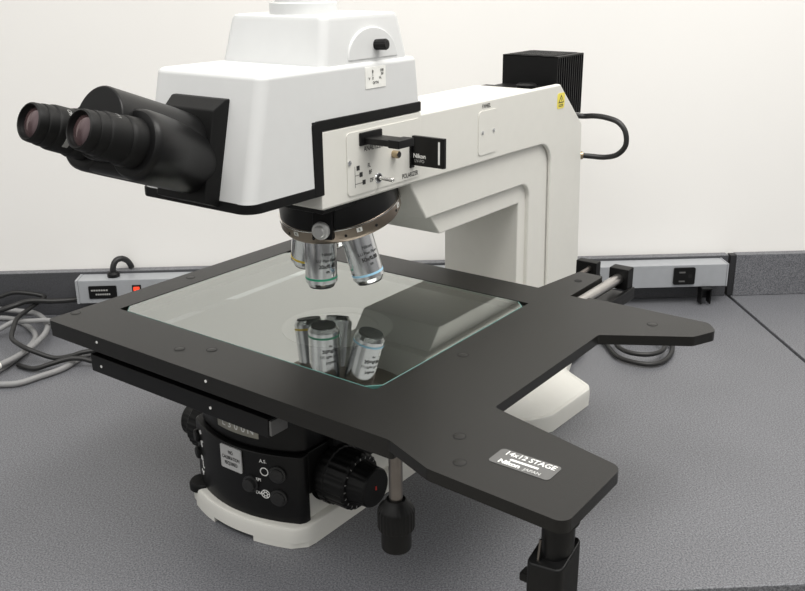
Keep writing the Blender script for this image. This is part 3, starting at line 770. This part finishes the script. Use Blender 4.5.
# --- lamp house on the back of the column
mb = MB().box(-.0475, .0455, .509, .597, .405, .4985, BLACK, .0015)
mb.box(-.0490, .0488, .5085, .5115, .404, .4995, BLACK, .0008); mb.box(-.0490, .0488, .5945, .5975, .404, .4995, BLACK, .0008)
mb.box(-.049, .0488, .5085, .5975, .497, .4995, BLACK, .0008)
for k in range(14): mb.box(-.040, .040, .5145 + .0058 * k, .5168 + .0058 * k, .4993, .5003, BLACK2, .0003)
for k in range(11): mb.box(.045, .0486, .5155 + .0073 * k, .5180 + .0073 * k, .406, .4975, BLACK2, .0004)
lh = mb.build('lamp_house', ms)
mb = MB().box(-.060, .0685, .389, .478, .4495, .4550, BLACK, .001).box(-.045, .042, .478, .512, .4480, .4550, BLACK, .001)
mb.lathe([(.001, .4545), (.016, .4545), (.016, .4595), (.013, .4615), (.001, .4620)], BLACK2, Matrix.Translation((.016, .472, 0)), 36)
mb.build('lamp_mount', ms)
MB().tube([(.050, .560, .405), (.064, .575, .4025), (.084, .575, .4045), (.104, .575, .4035), (.125, .575, .398), (.138, .575, .384), (.140, .575, .363), (.127, .575, .347), (.106, .575, .3405), (.086, .568, .341), (.070, .555, .343), (.060, .546, .343)], .0043, CABLEK).build('lamp_cable', ms)
MB().lathe([(.0005, -.006), (.0085, -.006), (.0085, .006), (.0065, .0065), (.0065, .012), (.0005, .012)], BRASS, frame((.066, .549, .343), (.6, .6, 0)), 24).build('cable_connector', ms)

# ------------------------------------------------------------------ loose cables on the bench
def cable(name, label, pts, r, m):
    o = MB().tube([tuple(W(*p)) for p in pts], r, m, 12).build(name); return tag(o, label, 'cable', 'cables lying on the bench left of the microscope' if name != 'coiled_cable' else None)
A = [(-1.02, 0.588, 0.0091), (-.86, 0.608, 0.0156), (-.70, .618, .026), (-.661, .617, .026), (-.635, .617, .023), (-.601, .616, .019), (-.561, .603, .0165), (-.527, .551, .0165), (-.515, .503, .0165), (-.517, .448, .0165), (-.529, .397, .0165), (-.547, .359, .0165)]
g = cable('grey_cable', 'outer loop of grey cable curving to a pale tip, left edge of bench', A, .0050, CABLEG)
p0 = W(-.547, .359, .0165); dd = W(-.552, .350, .0165) - p0
MB().lathe([(.0005, 0), (.0062, 0), (.0062, .016), (.0045, .020), (.0005, .020)], PAPER, frame(p0, dd), 20).build('connector_tip', g, label='pale connector tip')
cable('grey_cable', 'inner loop of grey cable inside the larger grey loop', [(-1.02, .556, .0056), (-.86, .588, .0056), (-.70, .610, .0056), (-.637, .616, .0056), (-.599, .60, .0056), (-.558, .553, .0056), (-.535, .505, .0056), (-.534, .449, .0056), (-.543, .393, .0056), (-.556, .350, .0056)], .0050, CABLEG)
cable('grey_cable', 'grey cable sweeping nearest the camera toward the stage, left of microscope', [(-1.02, 0.300, 0.0056), (-.86, 0.320, 0.0056), (-.70, .33, .0056), (-.60, .312, .0056), (-.529, .306, .0056), (-.5, .309, .0056), (-.477, .33, .0056), (-.447, .361, .0056), (-.431, .399, .0056), (-.417, .424, .0056), (-.36, .44, .0056)], .0050, CABLEG)
cable('grey_cable', 'straight short grey cable behind the coiled loops', [(-1.02, 0.482, 0.0060), (-.86, 0.502, 0.0060), (-.70, .512, .006), (-.627, .518, .010), (-.603, .522, .018), (-.582, .534, .026), (-.548, .535, .0275), (-.505, .532, .0275), (-.46, .53, .012), (-.42, .53, .0052)], .0046, CABLEG)
cable('black_cable', 'black cord arching up against the backsplash and coiling down on bench', [(-1.02, 0.570, 0.0136), (-.86, 0.590, 0.0234), (-.70, .60, .039), (-.65, .615, .044), (-.631, .620, .047), (-.604, .622, .054), (-.573, .622, .051), (-.553, .622, .046), (-.548, .618, .044), (-.554, .600, .041), (-.562, .566, .039), (-.567, .520, .039), (-.563, .485, .034), (-.555, .450, .028), (-.526, .412, .0285), (-.500, .402, .020), (-.470, .40, .0095), (-.443, .40, .012), (-.425, .403, .0165), (-.406, .410, .0165), (-.35, .43, .017)], .0042, CABLEK)
cable('black_cable', 'black cord crossing the grey loops toward the power strip end', [(-1.02, 0.515, 0.0105), (-.86, 0.535, 0.0180), (-.70, .545, .030), (-.63, .549, .036), (-.613, .551, .042), (-.584, .558, .050), (-.563, .580, .0505), (-.524, .600, .042), (-.487, .612, .040), (-.4775, .616, .042)], .0050, CABLEK)
cable('black_cable', 'lower black cord running right under the stage, beside the grey cables', [(-.527, .386, .0050), (-.512, .374, .0055), (-.491, .364, .0065), (-.466, .369, .012), (-.440, .377, .0165), (-.418, .380, .0150), (-.398, .380, .0095), (-.36, .385, .0070), (-.32, .388, .0060)], .0042, CABLEK)
cable('coiled_cable', 'coiled black cable on the bench under the right stage arm', [(.40, .50, .006), (.461, .441, .006), (.479, .40, .006), (.484, .342, .006), (.505, .314, .006), (.53, .303, .006), (.555, .314, .006), (.578, .344, .006), (.592, .381, .006), (.58, .41, .0105), (.54, .418, .0165), (.50, .395, .0165), (.490, .360, .0165), (.503, .330, .0165), (.533, .320, .0165), (.562, .338, .0165), (.574, .378, .0165), (.560, .415, .0185), (.52, .46, .0185), (.46, .52, .0165), (.42, .56, .0120)], .0040, CABLEK)

# ------------------------------------------------------------------ light
def area(name, loc, aim, sx, sy, e, col):
    l = bpy.data.lights.new(name, 'AREA'); l.shape = 'RECTANGLE'; l.size = sx; l.size_y = sy; l.energy = e; l.color = col
    o = bpy.data.objects.new(name, l); COL.objects.link(o); o.location = loc
    o.rotation_euler = (Vector(aim) - Vector(loc)).to_track_quat('-Z', 'Y').to_euler(); return o
area('ceiling_light', W(.75, -.25, 1.85), W(.6, .1, 0), 1.3, .7, 25, (1, .975, .935))
area('ceiling_light', W(-.5, -.9, 1.85), W(-.1, .1, 0), 1.2, .6, 12, (1, .975, .94))
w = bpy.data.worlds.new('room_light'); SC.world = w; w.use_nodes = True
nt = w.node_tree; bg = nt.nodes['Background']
tc = nt.nodes.new('ShaderNodeTexCoord'); sp = nt.nodes.new('ShaderNodeSeparateXYZ'); rp = nt.nodes.new('ShaderNodeValToRGB')
nt.links.new(tc.outputs['Generated'], sp.inputs[0])
mp = nt.nodes.new('ShaderNodeMapRange'); mp.inputs['From Min'].default_value = -1; nt.links.new(sp.outputs['Z'], mp.inputs['Value'])
nt.links.new(mp.outputs[0], rp.inputs['Fac'])
el = rp.color_ramp.elements
el[0].position = .42; el[0].color = (.22, .22, .22, 1); el[1].position = .72; el[1].color = (.88, .87, .845, 1)
# invented bright and dark bands round the horizon, added to streak the metal
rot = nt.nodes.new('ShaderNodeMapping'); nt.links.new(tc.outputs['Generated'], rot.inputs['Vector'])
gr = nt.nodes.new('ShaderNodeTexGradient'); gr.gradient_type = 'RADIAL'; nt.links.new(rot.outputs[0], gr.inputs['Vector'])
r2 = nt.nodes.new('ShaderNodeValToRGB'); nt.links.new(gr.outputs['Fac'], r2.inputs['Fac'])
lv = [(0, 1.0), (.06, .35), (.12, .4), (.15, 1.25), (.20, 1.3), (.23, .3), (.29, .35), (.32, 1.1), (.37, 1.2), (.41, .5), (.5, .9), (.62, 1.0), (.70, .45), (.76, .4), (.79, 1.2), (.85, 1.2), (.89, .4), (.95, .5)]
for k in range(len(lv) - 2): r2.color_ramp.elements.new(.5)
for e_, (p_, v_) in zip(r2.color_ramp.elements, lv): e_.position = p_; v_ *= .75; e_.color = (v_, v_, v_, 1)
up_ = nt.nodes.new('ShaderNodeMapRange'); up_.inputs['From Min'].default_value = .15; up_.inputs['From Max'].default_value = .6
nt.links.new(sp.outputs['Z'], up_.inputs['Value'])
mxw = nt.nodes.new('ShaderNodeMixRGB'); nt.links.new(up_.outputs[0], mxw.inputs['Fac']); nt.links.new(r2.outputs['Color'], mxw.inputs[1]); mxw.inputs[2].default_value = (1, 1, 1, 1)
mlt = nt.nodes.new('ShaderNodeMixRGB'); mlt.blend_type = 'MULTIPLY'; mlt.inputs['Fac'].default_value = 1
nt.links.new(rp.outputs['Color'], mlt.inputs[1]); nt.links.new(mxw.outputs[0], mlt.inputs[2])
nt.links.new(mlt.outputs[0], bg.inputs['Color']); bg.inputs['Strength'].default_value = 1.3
SC.view_settings.view_transform = 'Standard'; SC.view_settings.look = 'None'; SC.view_settings.exposure = 0
